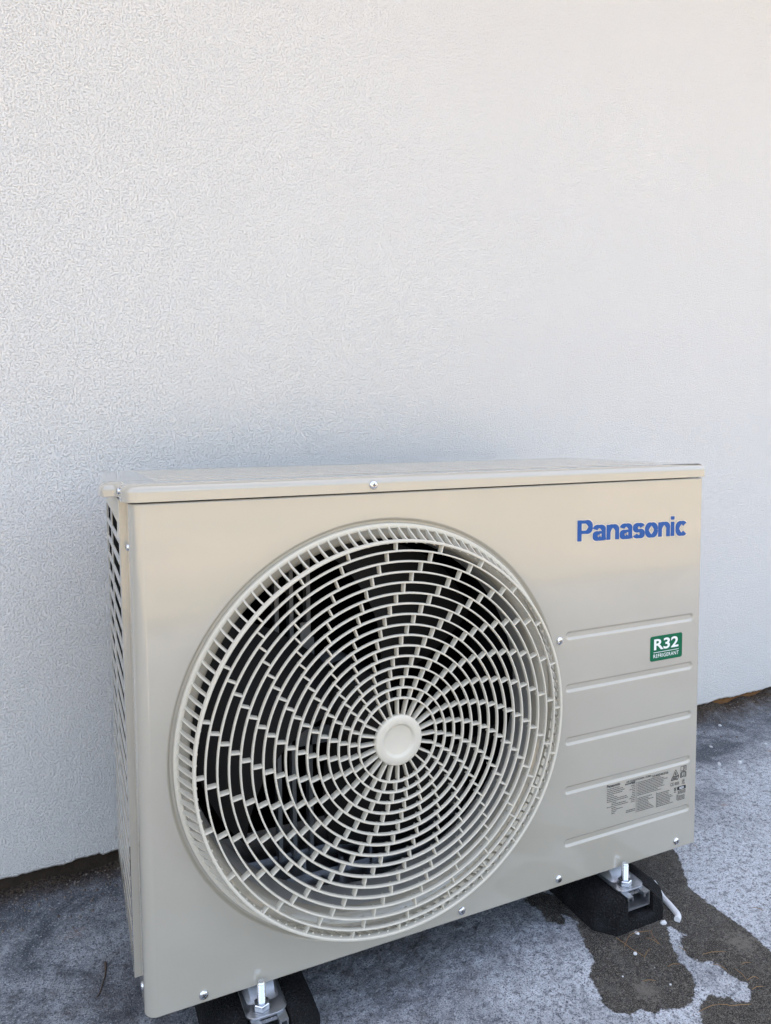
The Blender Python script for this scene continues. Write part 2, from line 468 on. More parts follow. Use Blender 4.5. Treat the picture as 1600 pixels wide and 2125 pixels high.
# plan path of the wrapped sheet and its folded rims
WX = 0.004; WR = FL-WX                            # left flank and its corner radius
path = [(WX, 0.058, -1, 0), (WX, WR, -1, 0)]
for k in range(1, 20):
    a = math.pi + k*math.pi/2/20
    path.append((FL+WR*math.cos(a), WR+WR*math.sin(a), math.cos(a), math.sin(a)))
path += [(FL, 0.0, 0, -1), (W-0.003, 0.0, 0, -1)]
for k in range(1, 5):
    a = -math.pi/2 + k*math.pi/2/5
    path.append((W-0.003+0.003*math.cos(a), 0.003+0.003*math.sin(a), math.cos(a), math.sin(a)))
path += [(W, 0.003, 1, 0), (W, 0.058, 1, 0)]
lv = [(-0.012, 0.0), (-0.002, 0.0)] + [(-0.002*(1-math.sin(a)), 0.002*(1-math.cos(a))) for a in (math.pi/2, math.pi/3, math.pi/6, 0)]
prow = [(0.008, 0.0), (0.002, 0.0), (0.0010, 0.0003), (0.0003, 0.0010), (0.0, 0.002)]      # (inset, z above bottom)
rows = [(i, z) for i, z in prow] + [(i, H-z) for i, z in reversed(prow)]
v = []
for (px, py, nx_, ny_) in path:
    for ins, z in rows: v.append((px-nx_*ins, py-ny_*ins, z))
k = len(rows)
fc = []
for i in range(len(path)-1):
    flat = abs(path[i][0]-FL) < 1e-9 and abs(path[i+1][0]-(W-0.003)) < 1e-9
    for j in range(k-1):
        if flat and j == 4: continue
        fc.append((i*k+j, (i+1)*k+j, (i+1)*k+j+1, i*k+j+1))
mb.add(v, fc)
bm = bmesh.new()
me = mb.mesh('front_panel', ENAMEL)
bm.from_mesh(me); bmesh.ops.remove_doubles(bm, verts=bm.verts, dist=0.00005)
bmesh.ops.recalc_face_normals(bm, faces=bm.faces); bm.to_mesh(me); bm.free()
me.set_sharp_from_angle(angle=R(40))
for ed in me.edges:                                # keep the flat field flat-shaded
    p, q2 = (me.vertices[i].co for i in ed.vertices)
    if abs(p.y) > 1e-5 or abs(q2.y) > 1e-5: continue
    on = [all(abs(t.x-c_) < 1e-4 for t in (p, q2)) for c_ in (FL, W-0.003)] + [all(abs(t.z-c_) < 1e-4 for t in (p, q2)) for c_ in (0.002, H-0.002)]
    if any(on): ed.use_edge_sharp = True
fp_o = put('front_panel', me, ac)
wnm = fp_o.modifiers.new('even_normals', 'WEIGHTED_NORMAL'); wnm.keep_sharp = True; wnm.weight = 100

v, q = lathe([(0.2345, 0.0236), (0.2338, 0.030), (0.233, 0.066), (0.236, 0.072), (0.244, 0.076), (0.255, 0.077)], C, 180)  # deep end of the fan throat, darker and greyer than the panel
put('fan_throat', mesh('fan_throat', v, q, THROAT, None, True, 40), ac)

# lid --------------------------------------------------------------------
mb = MB()
out = []                                          # plan outline, counter-clockwise from the back left
def arc(cx, cy, r, a0, a1, n):
    return [(cx+r*math.cos(R(a0+(a1-a0)*i/n)), cy+r*math.sin(R(a0+(a1-a0)*i/n))) for i in range(n+1)]
ZB1, ZB2 = 0.5727, 0.5790
pts = []
for x, y in arc(0.018, 0.290, 0.028, 90, 180, 8): pts.append((x, y, ZB2))
pts += [(-0.0115, 0.25, ZB2), (-0.0140, 0.20, 0.5780), (-0.0180, 0.15, 0.5770), (-0.0205, 0.115, 0.5765), (-0.0220, 0.095, 0.5760), (-0.0224, 0.080, 0.5758), (-0.0220, 0.069, 0.5758), (-0.0208, 0.0605, 0.5758), (-0.0195, 0.0560, 0.5758),
        (-0.0165, 0.0530, 0.5758), (-0.0100, 0.0515, 0.5758), (-0.0060, 0.0495, 0.5758), (-0.0038, 0.0455, 0.5758), (-0.003, 0.040, 0.5755), (-0.003, 0.034, 0.5745), (-0.003, 0.028, 0.5735), (-0.003, 0.022, ZB1)]
for x, y in arc(0.016, 0.016, 0.019, 180, 270, 10): pts.append((x, y, ZB1))
for i in range(1, 41): pts.append((0.016+(W-0.002-0.016)*i/41, -0.003, ZB1))
for x, y in arc(W-0.002, 0.002, 0.005, 270, 360, 5): pts.append((x, y, ZB1))
pts += [(W+0.003, 0.06, ZB1), (W+0.003, 0.2, ZB1), (W+0.003, 0.318, ZB1)]
pts += [(0.4, 0.3181, ZB2)]
n = len(pts)
def offset(pts, d):
    res = []
    for i in range(n):
        a = Vector(pts[max(i-1, 0)][:2]); b = Vector(pts[min(i+1, n-1)][:2])
        t = (b-a).normalized(); nn = Vector((-t.y, t.x))        # inward for CCW
        res.append((pts[i][0]+nn.x*d, pts[i][1]+nn.y*d))
    return res
LT = 0.5925
levels = [(0.0015, None, 0.0), (0.0, None, 0.0006), (0.0, None, 0.002), (0.0, LT-0.0095, 0)] + \
         [(0.010*(1-math.cos(R(t))), LT-0.0095+0.0095*math.sin(R(t)), 0) for t in (12, 25, 38, 50, 62, 72, 81, 90)]
v = []
for ins, z, dz in levels:
    o2 = offset(pts, ins)
    for i in range(n):
        v.append((o2[i][0], o2[i][1], (pts[i][2]+dz) if z is None else z))
fc = []
for L in range(len(levels)-1):
    for i in range(n-1):
        fc.append((L*n+i, L*n+i+1, (L+1)*n+i+1, (L+1)*n+i))
top0 = (len(levels)-1)*n
fc.append(tuple(top0+i for i in range(n)))
fc.append(tuple([i for i in range(n-1, -1, -1)]))
mb.add(v, fc)
lid_o = put('top_lid', mb.mesh('top_lid', ENAMEL, True, 40), ac)
wnm = lid_o.modifiers.new('even_normals', 'WEIGHTED_NORMAL'); wnm.keep_sharp = True
for i in range(8):                                 # pressed ribs along the lid
    y = 0.052 + i*0.030
    r = MB()
    xs_ = [0.03, 0.036, 0.05] + list(np.linspace(0.08, 0.75, 8)) + [0.77, 0.784, 0.79]
    vv = []
    for j, x in enumerate(xs_):
        s = min(1, j/2, (len(xs_)-1-j)/2)
        for dy, dz in ((-0.008, 0.0), (-0.0065, 0.0007), (-0.0045, 0.0013), (0.0045, 0.0013), (0.0065, 0.0007), (0.008, 0.0)):
            vv.append((x, y+dy*(0.35+0.65*s), LT-0.0003+0.0003*(dz == 0)*0+dz*s))
    r.add(vv, [(a*6+b, (a+1)*6+b, (a+1)*6+b+1, a*6+b+1) for a in range(len(xs_)-1) for b in range(5)])
    put('lid_rib', r.mesh('lid_rib', ENAMEL, True, 60), ac)

# left side: open grid -----------------------------------------------------
SX = -0.003
mb = MB()
mb.box(SX, 0.0085, 0.0435, 0.0605, 0.022, 0.5725)
mb.box(SX, -0.0012, 0.297, 0.313, 0.016, 0.5725)
mb.box(SX, -0.0012, 0.062, 0.297, 0.016, 0.034)
mb.box(SX, -0.0012, 0.062, 0.297, 0.548, 0.5725)
me = mb.mesh('side_grille', ENAMEL, False)
sg = put('side_grille', me, ac)
bv = MB(); bv.box(SX+0.0003, -0.0014, 0.190, 0.211, 0.034, 0.548)
put('upright', bv.mesh('upright', ENAMEL, False), sg)
sl = MB()
v = []
for y in (0.0605, 0.299):
    v += [(SX-0.0004, y, -0.0028), (SX-0.0004, y, 0.0012), (SX+0.0003, y, 0.0026), (-0.0013, y, 0.0030), (-0.0013, y, -0.0024), (SX+0.0003, y, -0.0030)]
sl.add(v, [(i, (i+1) % 6, (i+1) % 6+6, i+6) for i in range(6)] + [(5, 4, 3, 2, 1, 0), (6, 7, 8, 9, 10, 11)])
slm = sl.mesh('slat', ENAMEL, True, 30)
for i in range(20):
    put('slat', slm, sg, (0, 0, 0.058+i*0.0246))
# top frame of the side grille, its lit look put into a paler colour
g = MB()
g.add([(-0.0034, 0.0445, 0.5735), (-0.0034, 0.30, 0.5780), (-0.0034, 0.28, 0.552), (-0.0034, 0.075, 0.545), (-0.0046, 0.060, 0.530), (-0.0030, 0.0445, 0.530),
       (-0.0012, 0.0445, 0.5735), (-0.0012, 0.30, 0.5780), (-0.0012, 0.28, 0.552), (-0.0012, 0.075, 0.545), (-0.0012, 0.060, 0.530), (-0.0012, 0.0445, 0.530)],
      [(0, 1, 2, 3, 4, 5), (11, 10, 9, 8, 7, 6), (0, 6, 7, 1), (1, 7, 8, 2), (2, 8, 9, 3), (3, 9, 10, 4), (4, 10, 11, 5), (5, 11, 6, 0)])
put('lit_top_frame', g.mesh('lit_top_frame', PLASTIC, False), ac)

# shell and inside -----------------------------------------------------------
mb = MB()
mb.box(W-0.0012, W, 0.0585, D, 0.0, 0.572)
mb.box(0.60, W-0.0015, D-0.002, D, 0.0, 0.572)
put('side_panel', mb.mesh('side_panel', ENAMEL, False), ac)
mb = MB()
mb.box(0.006, W-0.002, 0.012, D-0.003, 0.004, 0.0065)
for y in (0.10, 0.16, 0.22):
    mb.box(0.09, 0.53, y, y+0.02, 0.0066, 0.012)
for x, y in ((0.20, 0.13), (0.24, 0.17), (0.29, 0.15), (0.34, 0.16), (0.25, 0.11)):
    mb.box(x, x+0.004, y, y+0.012, 0.0066, 0.03)
put('base_pan', mb.mesh('base_pan', GALV, False), ac)
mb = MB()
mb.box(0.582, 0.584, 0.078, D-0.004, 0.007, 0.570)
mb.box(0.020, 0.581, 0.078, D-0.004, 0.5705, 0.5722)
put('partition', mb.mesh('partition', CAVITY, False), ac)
mb = MB()
mb.box(-0.0009, 0.581, 0.268, 0.296, 0.03, 0.568)
mb.box(-0.0009, 0.030, 0.0825, 0.266, 0.03, 0.568)
mb.box(-0.0009, 0.006, 0.0605, 0.082, 0.03, 0.568)
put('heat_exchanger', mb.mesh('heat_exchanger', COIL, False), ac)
mb = MB()
for x in (0.214, 0.236, 0.262):
    mb.box(x, x+0.006, 0.205, 0.222, 0.012, 0.568)
mb.box(0.228, 0.36, 0.205, 0.209, 0.18, 0.205)
mb.box(0.243, 0.270, 0.196, 0.202, 0.215, 0.345)
mb.box(0.248, 0.262, 0.190, 0.1955, 0.30, 0.37)
v, q = lathe([(0.0, 0.150), (0.038, 0.152), (0.042, 0.158), (0.042, 0.2), (0.0, 0.204)], C, 32); mb.add(v, q)
put('motor_bracket', mb.mesh('motor_bracket', MOTOR, True), ac)
fan = MB()
v, q = lathe([(0.0, 0.070), (0.040, 0.072), (0.047, 0.080), (0.048, 0.140), (0.03, 0.146)], C, 40); fan.add(v, q)
fo = put('fan', fan.mesh('fan', FANP), ac)
bl = MB()
v = []; na, nr = 14, 9
for s in (0, 1):
    for i in range(nr):
        t = i/(nr-1); r = 0.046+t*0.176
        for j in range(na):
            u = j/(na-1)
            a = R(-6 + 62*t**0.8*0.35 + u*(58+22*t) - 30)
            y = 0.135 - 0.062*u - 0.010*math.sin(u*math.pi) + 0.008*t + s*0.0022
            v.append((r*math.cos(a), y, r*math.sin(a)))
o1 = nr*na
fc = [(i*na+j, i*na+j+1, (i+1)*na+j+1, (i+1)*na+j) for i in range(nr-1) for j in range(na-1)]
fc += [tuple(o1+x for x in reversed(t)) for t in list(fc)]
rim = [(0*na+j) for j in range(na)] + [i*na+na-1 for i in range(1, nr)] + [(nr-1)*na+j for j in range(na-2, -1, -1)] + [i*na for i in range(nr-2, 0, -1)]
for i in range(len(rim)):
    a, b = rim[i], rim[(i+1) % len(rim)]
    fc.append((a, a+o1, b+o1, b))
bl.add(v, fc)
blm = bl.mesh('blade', FANP, True, 50)
for kk in range(3):
    put('blade', blm, fo, (CX, 0, CZ), (0, -R(38+120*kk), 0))

# fan guard ------------------------------------------------------------------
fg_v, fg_q = lathe([(0.2500, 0.0046), (0.2500, -0.0004), (0.2503, -0.0010), (0.2510, -0.0013), (0.2546, -0.0013), (0.2556, -0.0008), (0.2561, 0.0004), (0.2561, 0.0046)], C, 180)
fg = put('fan_guard', mesh('fan_guard', fg_v, fg_q, PLASTIC, None, True, 40), ac)
def ring(r_in, r_out, yf, yb, ch=0.0008):
    return [(r_in, yb), (r_in, yf+ch), (r_in+ch*0.35, yf+ch*0.3), (r_in+ch, yf), (r_out-ch, yf), (r_out-ch*0.35, yf+ch*0.3), (r_out, yf+ch), (r_out, yb)]
RR = [0.2390] + [0.2275-0.01262*k for k in range(15)]
for i, r in enumerate(RR):
    hw = 0.0017 if i == 0 else 0.00098
    v, q = lathe(ring(r-hw, r+hw, -0.0362, -0.0290 if i == 0 else -0.0316, 0.0008 if i == 0 else 0.0005), C, 144, True)
    put('ring', mesh('ring', v, q, PLASTIC, None, True, 50), fg)
def spoke_mesh(ra, rb, name='spoke'):
    hw = 0.00112; yf, yb = -0.0354, -0.0268
    sec = [(-hw, yb), (-hw, yf+0.0012), (-hw*0.55, yf+0.0002), (hw*0.55, yf+0.0002), (hw, yf+0.0012), (hw, yb)]
    v = [(r, y, t) for r in (ra, rb) for t, y in sec]
    return mesh(name, v, [(i, (i+1) % 6, (i+1) % 6+6, i+6) for i in range(6)] + [(5, 4, 3, 2, 1, 0), (6, 7, 8, 9, 10, 11)], PLASTIC, None, True, 50)
inner = MB()
for g_ in range(16):
    ra = RR[g_+1]+0.0008 if g_ < 15 else 0.0270
    rb = RR[g_]-0.0008
    sm = spoke_mesh(ra, rb)
    for k in range(24):
        a = (15*k + 3*g_) % 360
        if g_ in (12, 13, 14) or (g_ == 11 and k % 2 == 1):
            for p in sm.vertices: pass
            base = [(CX+p.co.x*math.cos(R(a))-p.co.z*math.sin(R(a)), p.co.y, CZ+p.co.x*math.sin(R(a))+p.co.z*math.cos(R(a))) for p in sm.vertices]
            inner.add(base, [tuple(pp.vertices) for pp in sm.polygons])
        else:
            put('spoke', sm, fg, (CX, 0, CZ), (0, -R(a), 0))
tag(put('inner_spokes', inner.mesh('inner_spokes', PLASTIC, True, 50), fg), 'short spokes of the rings around the hub', kind='stuff')
# curved vanes between the flange and the front ring
vp = [(0.2522, -0.0008), (0.2512, -0.0050), (0.2498, -0.0085), (0.2480, -0.0130), (0.2455, -0.0200), (0.2425, -0.0270), (0.2408, -0.0330)]
v = []
for i, (r, y) in enumerate(vp):
    dep = 0.0026 + 0.0022*min(1, i/3)
    hw = 0.0011
    tw = 0.0020*math.sin(min(1, i/5)*math.pi*0.5) - 0.0020
    v += [(r, y, -hw+tw), (r, y, hw+tw), (r-dep, y+dep*0.35, hw+tw), (r-dep, y+dep*0.35, -hw+tw)]
fc = [(i*4+k, i*4+(k+1) % 4, (i+1)*4+(k+1) % 4, (i+1)*4+k) for i in range(len(vp)-1) for k in range(4)] + [(3, 2, 1, 0), (24, 25, 26, 27)]
vm = mesh('vane', v, fc, PLASTIC, None, True, 50)
for k in range(120):
    put('vane', vm, fg, (CX, 0, CZ), (0, -R(3*k-0.5), 0))
v, q = lathe([(0.0, -0.0345), (0.0172, -0.0345), (0.0182, -0.0348), (0.0192, -0.0362), (0.0202, -0.0374), (0.0212, -0.0378), (0.0288, -0.0376), (0.0300, -0.0368), (0.0306, -0.0355), (0.0302, -0.0300), (0.0, -0.0280)], C, 72)
put('hub', mesh('hub', v, q, PLASTIC, None, True, 50), fg)

# screws -----------------------------------------------------------------------
def screw_mesh():
    s = MB()
    pr = [(0.0054, 0.0), (0.0054, -0.0009), (0.0050, -0.0018), (0.0041, -0.0026), (0.0027, -0.0031), (0.0012, -0.0033), (0.0, -0.0033)]
    v, q = lathe(pr, (0, 0), 20); s.add(v, q, 0)
    for a in (0, 1):
        hx, hz = (0.0024, 0.0005) if a == 0 else (0.0005, 0.0024)
        s.box(-hx, hx, -0.00345-a*0.00002, -0.0020, -hz, hz, 1)
    return s.mesh('screw', [ZINC, DARKMARK], True, 40)
scm = screw_mesh()
for (x, z, a) in ((0.5598, 0.3549, 20), (0.5616, 0.0125, 5), (0.404, 0.0115, 0), (0.0672, 0.0105, 60), (0.7842, 0.0125, 35)):
    put('screw', scm, ac, (x, 0.0002, z), (0, R(a), 0))
put('screw', scm, ac, (0.281, -0.0028, 0.5815), (0, R(10), 0))
put('screw', scm, ac, (0.0042, 0.031, 0.522), (0, 0, R(-90))).scale = (0.8, 0.7, 0.8)
put('screw', scm, ac, (-0.0028, 0.036, 0.5835), (0, 0, R(-90))).scale = (0.8, 0.7, 0.8)
put('screw', scm, ac, (0.0042, 0.030, 0.020), (0, 0, R(-90))).scale = (0.8, 0.7, 0.8)

# lettering --------------------------------------------------------------------
def text_geo(body, size, offset=0.0, space=1.0, align='LEFT'):
    cu = bpy.data.curves.new('lettering', 'FONT')
    cu.body = body; cu.size = size; cu.offset = offset; cu.space_character = space
    cu.align_x = align; cu.fill_mode = 'FRONT'; cu.resolution_u = 6
    ob = bpy.data.objects.new('lettering', cu)
    COL.objects.link(ob)
    bpy.context.view_layer.update()
    dg = bpy.context.evaluated_depsgraph_get()
    me = bpy.data.meshes.new_from_object(ob.evaluated_get(dg))
    v = [tuple(p.co) for p in me.vertices]; fc = [tuple(p.vertices) for p in me.polygons]
    bpy.data.objects.remove(ob, do_unlink=True); bpy.data.meshes.remove(me); bpy.data.curves.remove(cu)
    return v, fc
def fit_text(s, body, x0, x1, z0, z1, y, mi=0, offset=0.0, space=1.0, tilt=0.0, pad=0.0, cap=None):
    """place lettering so that it spans x0..x1 and, for cap, the first letter z0..z1"""
    v, fc = text_geo(body, 1.0, offset, space)
    xs_ = [p[0] for p in v]; ys_ = [p[1] for p in v]
    a0, a1 = min(xs_)+offset, max(xs_)-offset
    b0, b1 = (min(ys_)+offset, max(ys_)-offset) if cap is None else cap
    out_ = []
    for p in v:
        X_ = x0 + (p[0]-a0)/(a1-a0)*(x1-x0)
        Z_ = z0 + (p[1]-b0)/(b1-b0)*(z1-z0)
        out_.append((X_, y, Z_ + (X_-x0)*tilt))
    s.add(out_, fc, mi)
def rrect(s, x0, x1, z0, z1, r, y, th, mi=0, sk=0.0):
    pts_ = []
    for cx_, cz_, a0 in ((x1-r, z0+r, -90), (x1-r, z1-r, 0), (x0+r, z1-r, 90), (x0+r, z0+r, 180)):
        for k_ in range(6):
            a = R(a0+18*k_); pts_.append((cx_+r*math.cos(a), cz_+r*math.sin(a)))
    n_ = len(pts_)
    v_ = [(p[0], yy, p[1]+(p[0]-x0)*sk) for yy in (y, y-th) for p in pts_]
    s.add(v_, [tuple(range(n_, 2*n_))] + [(i, (i+1) % n_, (i+1) % n_+n_, i+n_) for i in range(n_)], mi)
def strip(s_, pts_, t, y, X, Z, tx=None):
    """a flat stroke of width t along pts_ (glyph units), mapped by X, Z"""
    P_ = [Vector(p) for p in pts_]
    v_ = []
    for i in range(len(P_)):
        d_ = (P_[min(i+1, len(P_)-1)]-P_[max(i-1, 0)]).normalized()
        n_ = Vector((-d_.y, d_.x))
        ww = t if tx is None else t*abs(n_.y)+tx*abs(n_.x)
        for sg_ in (1, -1):
            q_ = P_[i]+n_*ww/2*sg_
            v_.append((X(q_.x), y, Z(q_.x, q_.y)))
    s_.add(v_, [(2*i, 2*i+1, 2*i+3, 2*i+2) for i in range(len(P_)-1)])
def ell(cx_, cy_, rx, ry, a0, a1, n_=28):
    return [(cx_+rx*math.cos(R(a0+(a1-a0)*i/n_)), cy_+ry*math.sin(R(a0+(a1-a0)*i/n_))) for i in range(n_+1)]
TS, TH = 0.300, 0.215                               # stem and thin stroke of the heavy grotesque
GLY = {
    'P': (1.10, [([(0.165, 0), (0.165, 1.38)], 0), ([(0.02, 1.26), (0.60, 1.26)] + ell(0.60, 0.925, 0.335, 0.335, 85, -85) + [(0.60, 0.59), (0.30, 0.59)], 1)]),
    'a': (0.97, [(ell(0.46, 0.68, 0.305, 0.235, 168, 0) + [(0.765, 0.40), (0.765, 0.16), (0.80, 0.0)], 1), (ell(0.40, 0.295, 0.255, 0.20, 62, 330), 1), ([(0.76, 0.555), (0.45, 0.50)], 2)]),
    'n': (0.98, [([(0.15, 0), (0.15, 1.0)], 0), ([(0.15, 0.60)] + ell(0.475, 0.60, 0.305, 0.30, 165, 0) + [(0.78, 0.0)], 1)]),
    's': (0.90, [(ell(0.44, 0.700, 0.285, 0.205, 18, 262) + ell(0.44, 0.297, 0.290, 0.205, 82, -162), 1)]),
    'o': (1.02, [(ell(0.50, 0.50, 0.345, 0.405, 0, 360, 48), 1)]),
    'i': (0.38, [([(0.15, 0), (0.15, 1.0)], 0), ([(0.15, 1.14), (0.15, 1.38)], 0)]),
    'c': (0.92, [(ell(0.49, 0.50, 0.335, 0.405, 42, 318, 40), 1)]),
}
TL = -0.0228
total = sum(GLY[ch][0] for ch in 'Panasonic') - 0.06
def word(s_, grow, y):
    pen = 0.0
    layer = 0
    sx_ = (0.7912-0.5880)/total; sz_ = 0.0294/1.38
    for ch in 'Panasonic':
        adv, strokes = GLY[ch]
        X = lambda q, p0=pen: 0.5880+(p0+q)*sx_
        Z = lambda q, z, p0=pen: 0.4910+z*sz_+TL*(p0+q)*sx_
        for pts_, kind_ in strokes:
            layer += 1
            t_, x_ = (TS, None) if kind_ == 0 else ((TH, TS) if kind_ == 1 else (0.17, None))
            P_ = list(pts_)
            if grow and len(P_) == 2:
                d_ = (Vector(P_[1])-Vector(P_[0])).normalized()*grow/2
                P_ = [tuple(Vector(P_[0])-d_), tuple(Vector(P_[1])+d_)]
            strip(s_, P_, t_+grow, y-0.000004*layer, X, Z, None if x_ is None else x_+grow)
        pen += adv
lg = MB(); word(lg, 0.0, -0.00038)
ls = MB(); word(ls, 0.11, -0.00018)
bs = put('brand_sticker', ls.mesh('brand_sticker', STKR, False), ac)
put('lettering', lg.mesh('lettering', BLUE, False), bs)
st = MB(); rrect(st, 0.7247, 0.7880, 0.3018, 0.3393, 0.0035, 0.0001, 0.0005)
rs = put('refrigerant_sticker', st.mesh('refrigerant_sticker', GREEN, True, 30), ac)
st = MB()
fit_text(st, 'R32', 0.7325, 0.7795, 0.3188, 0.3345, -0.0006, 0, 0.022, 1.0)
st.box(0.7310, 0.7810, -0.0006, -0.00045, 0.3144, 0.3151)
fit_text(st, 'REFRIGERANT', 0.7310, 0.7810, 0.3066, 0.3122, -0.0006, 0, 0.004, 1.1)
put('sticker_text', st.mesh('sticker_text', WHITEINK, False), rs)

# rating plate print
LY = -0.0003
t = MB()
fit_text(t, 'Panasonic', 0.6467, 0.6713, 0.1262, 0.1302, LY, 0, 0.03, 1.0)
fit_text(t, 'AIR CONDITIONER / KLIMA', 0.6829, 0.7315, 0.1262, 0.1288, LY, 0, 0.022, 1.0)
fit_text(t, '5340046556', 0.7334, 0.7651, 0.1240, 0.1274, LY, 0, 0.024, 1.05)
fit_text(t, 'CE', 0.7700, 0.7764, 0.1022, 0.1072, LY, 0, 0.012, 1.2)
fit_text(t, '0035', 0.7788, 0.7878, 0.1022, 0.1066, LY, 0, 0.010, 1.0)
fit_text(t, 'UK', 0.7935, 0.7995, 0.1046, 0.1078, LY, 0, 0.02, 1.0)
fit_text(t, 'CA', 0.7935, 0.7995, 0.1008, 0.1040, LY, 0, 0.02, 1.0)
rrect(t, 0.7840, 0.8018, 0.0930, 0.0985, 0.0012, LY+0.0001, 0.0001, 0)
fit_text(t, 'R32', 0.7890, 0.7970, 0.0942, 0.0973, LY-0.0002, 1, 0.02, 1.0)
# pictograms: flame triangle, manuals, service book, bin
def stroke(s, pts_, wd, mi=0, y=LY):
    for a, b in zip(pts_[:-1], pts_[1:]):
        d_ = Vector((b[0]-a[0], b[1]-a[1])); nn = Vector((-d_.y, d_.x)).normalized()*wd/2
        s.add([(a[0]+nn.x, y, a[1]+nn.y), (a[0]-nn.x, y, a[1]-nn.y), (b[0]-nn.x, y, b[1]-nn.y), (b[0]+nn.x, y, b[1]+nn.y)], [(0, 1, 2, 3)], mi)
stroke(t, [(0.7745, 0.1165), (0.7862, 0.1165), (0.7804, 0.1265), (0.7745, 0.1165)], 0.0009)
stroke(t, [(0.7788, 0.1185), (0.7804, 0.1225), (0.7818, 0.1185), (0.7788, 0.1185)], 0.0011)
stroke(t, [(0.7908, 0.1220), (0.7908, 0.1292), (0.8020, 0.1292), (0.8020, 0.1220), (0.7908, 0.1220)], 0.0008)
stroke(t, [(0.7962, 0.1220), (0.7962, 0.1292)], 0.0008); stroke(t, [(0.7992, 0.1235), (0.7992, 0.1280)], 0.0016)
stroke(t, [(0.7905, 0.1120), (0.7905, 0.1190), (0.7960, 0.1205), (0.8016, 0.1190), (0.8016, 0.1120), (0.7960, 0.1132), (0.7905, 0.1120)], 0.0013)
stroke(t, [(0.7960, 0.1135), (0.7960, 0.1200)], 0.0008); stroke(t, [(0.7925, 0.1140), (0.7925, 0.1185)], 0.0012); stroke(t, [(0.7995, 0.1140), (0.7995, 0.1185)], 0.0012)
stroke(t, [(0.7715, 0.1108), (0.7740, 0.1158), (0.7790, 0.1150), (0.7870, 0.1158), (0.7845, 0.1104), (0.7780, 0.1112), (0.7715, 0.1108)], 0.0012)
stroke(t, [(0.7745, 0.1130), (0.7835, 0.1130)], 0.0016)
stroke(t, [(0.7779, 0.0978), (0.7785, 0.0935), (0.7812, 0.0935), (0.7818, 0.0978), (0.7779, 0.0978)], 0.0006)
stroke(t, [(0.7778, 0.0930), (0.7820, 0.0984)], 0.0005); stroke(t, [(0.7820, 0.0930), (0.7778, 0.0984)], 0.0005)
stroke(t, [(0.7778, 0.0912), (0.7816, 0.0912)], 0.0010)
stroke(t, [(0.7020, 0.1245), (0.7026, 0.0769)], 0.0006); stroke(t, [(0.7420, 0.0994), (0.7424, 0.0755)], 0.0006)
rp = put('rating_label', t.mesh('rating_label', [BLACKINK, WHITEINK], False), ac)
fp = MB()
def small_line(xa, xb, z, h=0.00105):
    x = xa
    while x < xb-0.0006:
        L = min(random.uniform(0.0012, 0.0042), xb-x)
        fp.add([(x, LY, z), (x+L, LY, z), (x+L, LY, z+h), (x, LY, z+h)], [(0, 1, 2, 3)])
        x += L+0.0006
for i, L in enumerate([0.024, 0.030, 0.034, 0.029, 0.013, 0.019, 0.038, 0.040, 0.018, 0.036, 0.040, 0.018, 0.030, 0.018, 0.015]):
    z = 0.1232-i*0.00272
    xa = 0.6467 if i in (0, 1, 2, 3, 4, 5, 6, 7, 10) else 0.6555
    small_line(xa, 0.6467+L, z)
    if i < 12: small_line(0.7003-random.choice((0.006, 0.008, 0.011)), 0.7003, z+0.0016)
small_line(0.6809, 0.7003, 0.1232, 0.0020)
for z in (0.0832, 0.0808): small_line(0.683, 0.7003, z)
for i in range(9): small_line(0.7045, 0.7045+random.uniform(0.038, 0.060), 0.1218-i*0.00245)
for i in range(9): small_line(0.7048, 0.7048+random.uniform(0.020, 0.036), 0.0972-i*0.00245)
for i in range(9): small_line(0.7432, 0.7432+random.uniform(0.018, 0.033), 0.0962-i*0.0025)
for i in range(3): small_line(0.7855, 0.8012, 0.0905-i*0.0018)
for i in range(5): small_line(0.7828+0.002*(i == 4), 0.7828+(0.004 if i == 0 else 0.017), 0.0848-i*0.0020)
tag(put('fine_print', fp.mesh('fine_print', GREYINK, False), rp), kind='stuff')

# mounting tongues of the unit -----------------------------------------------------
def tongue(xc):
    s = MB()
    hw = 0.0242
    o_ = [(xc-hw, 0.075)] + [(xc-hw, -0.0095)] + [(xc-hw+0.014*(1-math.cos(R(a))), -0.0095-0.0115*math.sin(R(a))) for a in (15, 30, 45, 60, 75, 90)] \
        + [(xc+hw-0.014*(1-math.cos(R(a))), -0.0095-0.0115*math.sin(R(a))) for a in (90, 75, 60, 45, 30, 15)] + [(xc+hw, -0.0095), (xc+hw, 0.075)]
    n_ = len(o_)
    v_ = [(p[0], p[1], z) for z in (-0.0245, -0.0226, -0.0222) for p in o_]
    for i in range(n_):                                         # softened upper rim
        x_, y_, z_ = v_[2*n_+i]
        v_[2*n_+i] = (xc+(x_-xc)*0.985, y_+(0.0004 if y_ < 0 else 0), z_)
    s.add(v_, [tuple(range(n_-1, -1, -1)), tuple(range(2*n_, 3*n_))] + [(L*n_+i, L*n_+(i+1) % n_, (L+1)*n_+(i+1) % n_, (L+1)*n_+i) for L in (0, 1) for i in range(n_)])
    # pressed ramp rising into the base pan
    rp_ = []
    for y_, z_, hw_ in ((0.0005, -0.0221, 0.0130), (0.0025, -0.0212, 0.0142), (0.009, -0.0150, 0.0150), (0.016, -0.0080, 0.0155), (0.022, -0.002, 0.0160)):
        rp_ += [(xc-hw_-0.0045, y_+0.002, -0.0221), (xc-hw_, y_, z_), (xc+hw_, y_, z_), (xc+hw_+0.0045, y_+0.002, -0.0221)]
    s.add(rp_, [(i*4+k_, i*4+k_+1, (i+1)*4+k_+1, (i+1)*4+k_) for i in range(4) for k_ in range(3)])
    return s.mesh('mounting_tongue', GALV, True, 40)
for xc in (0.136, 0.680):
    put('mounting_tongue', tongue(xc), ac)

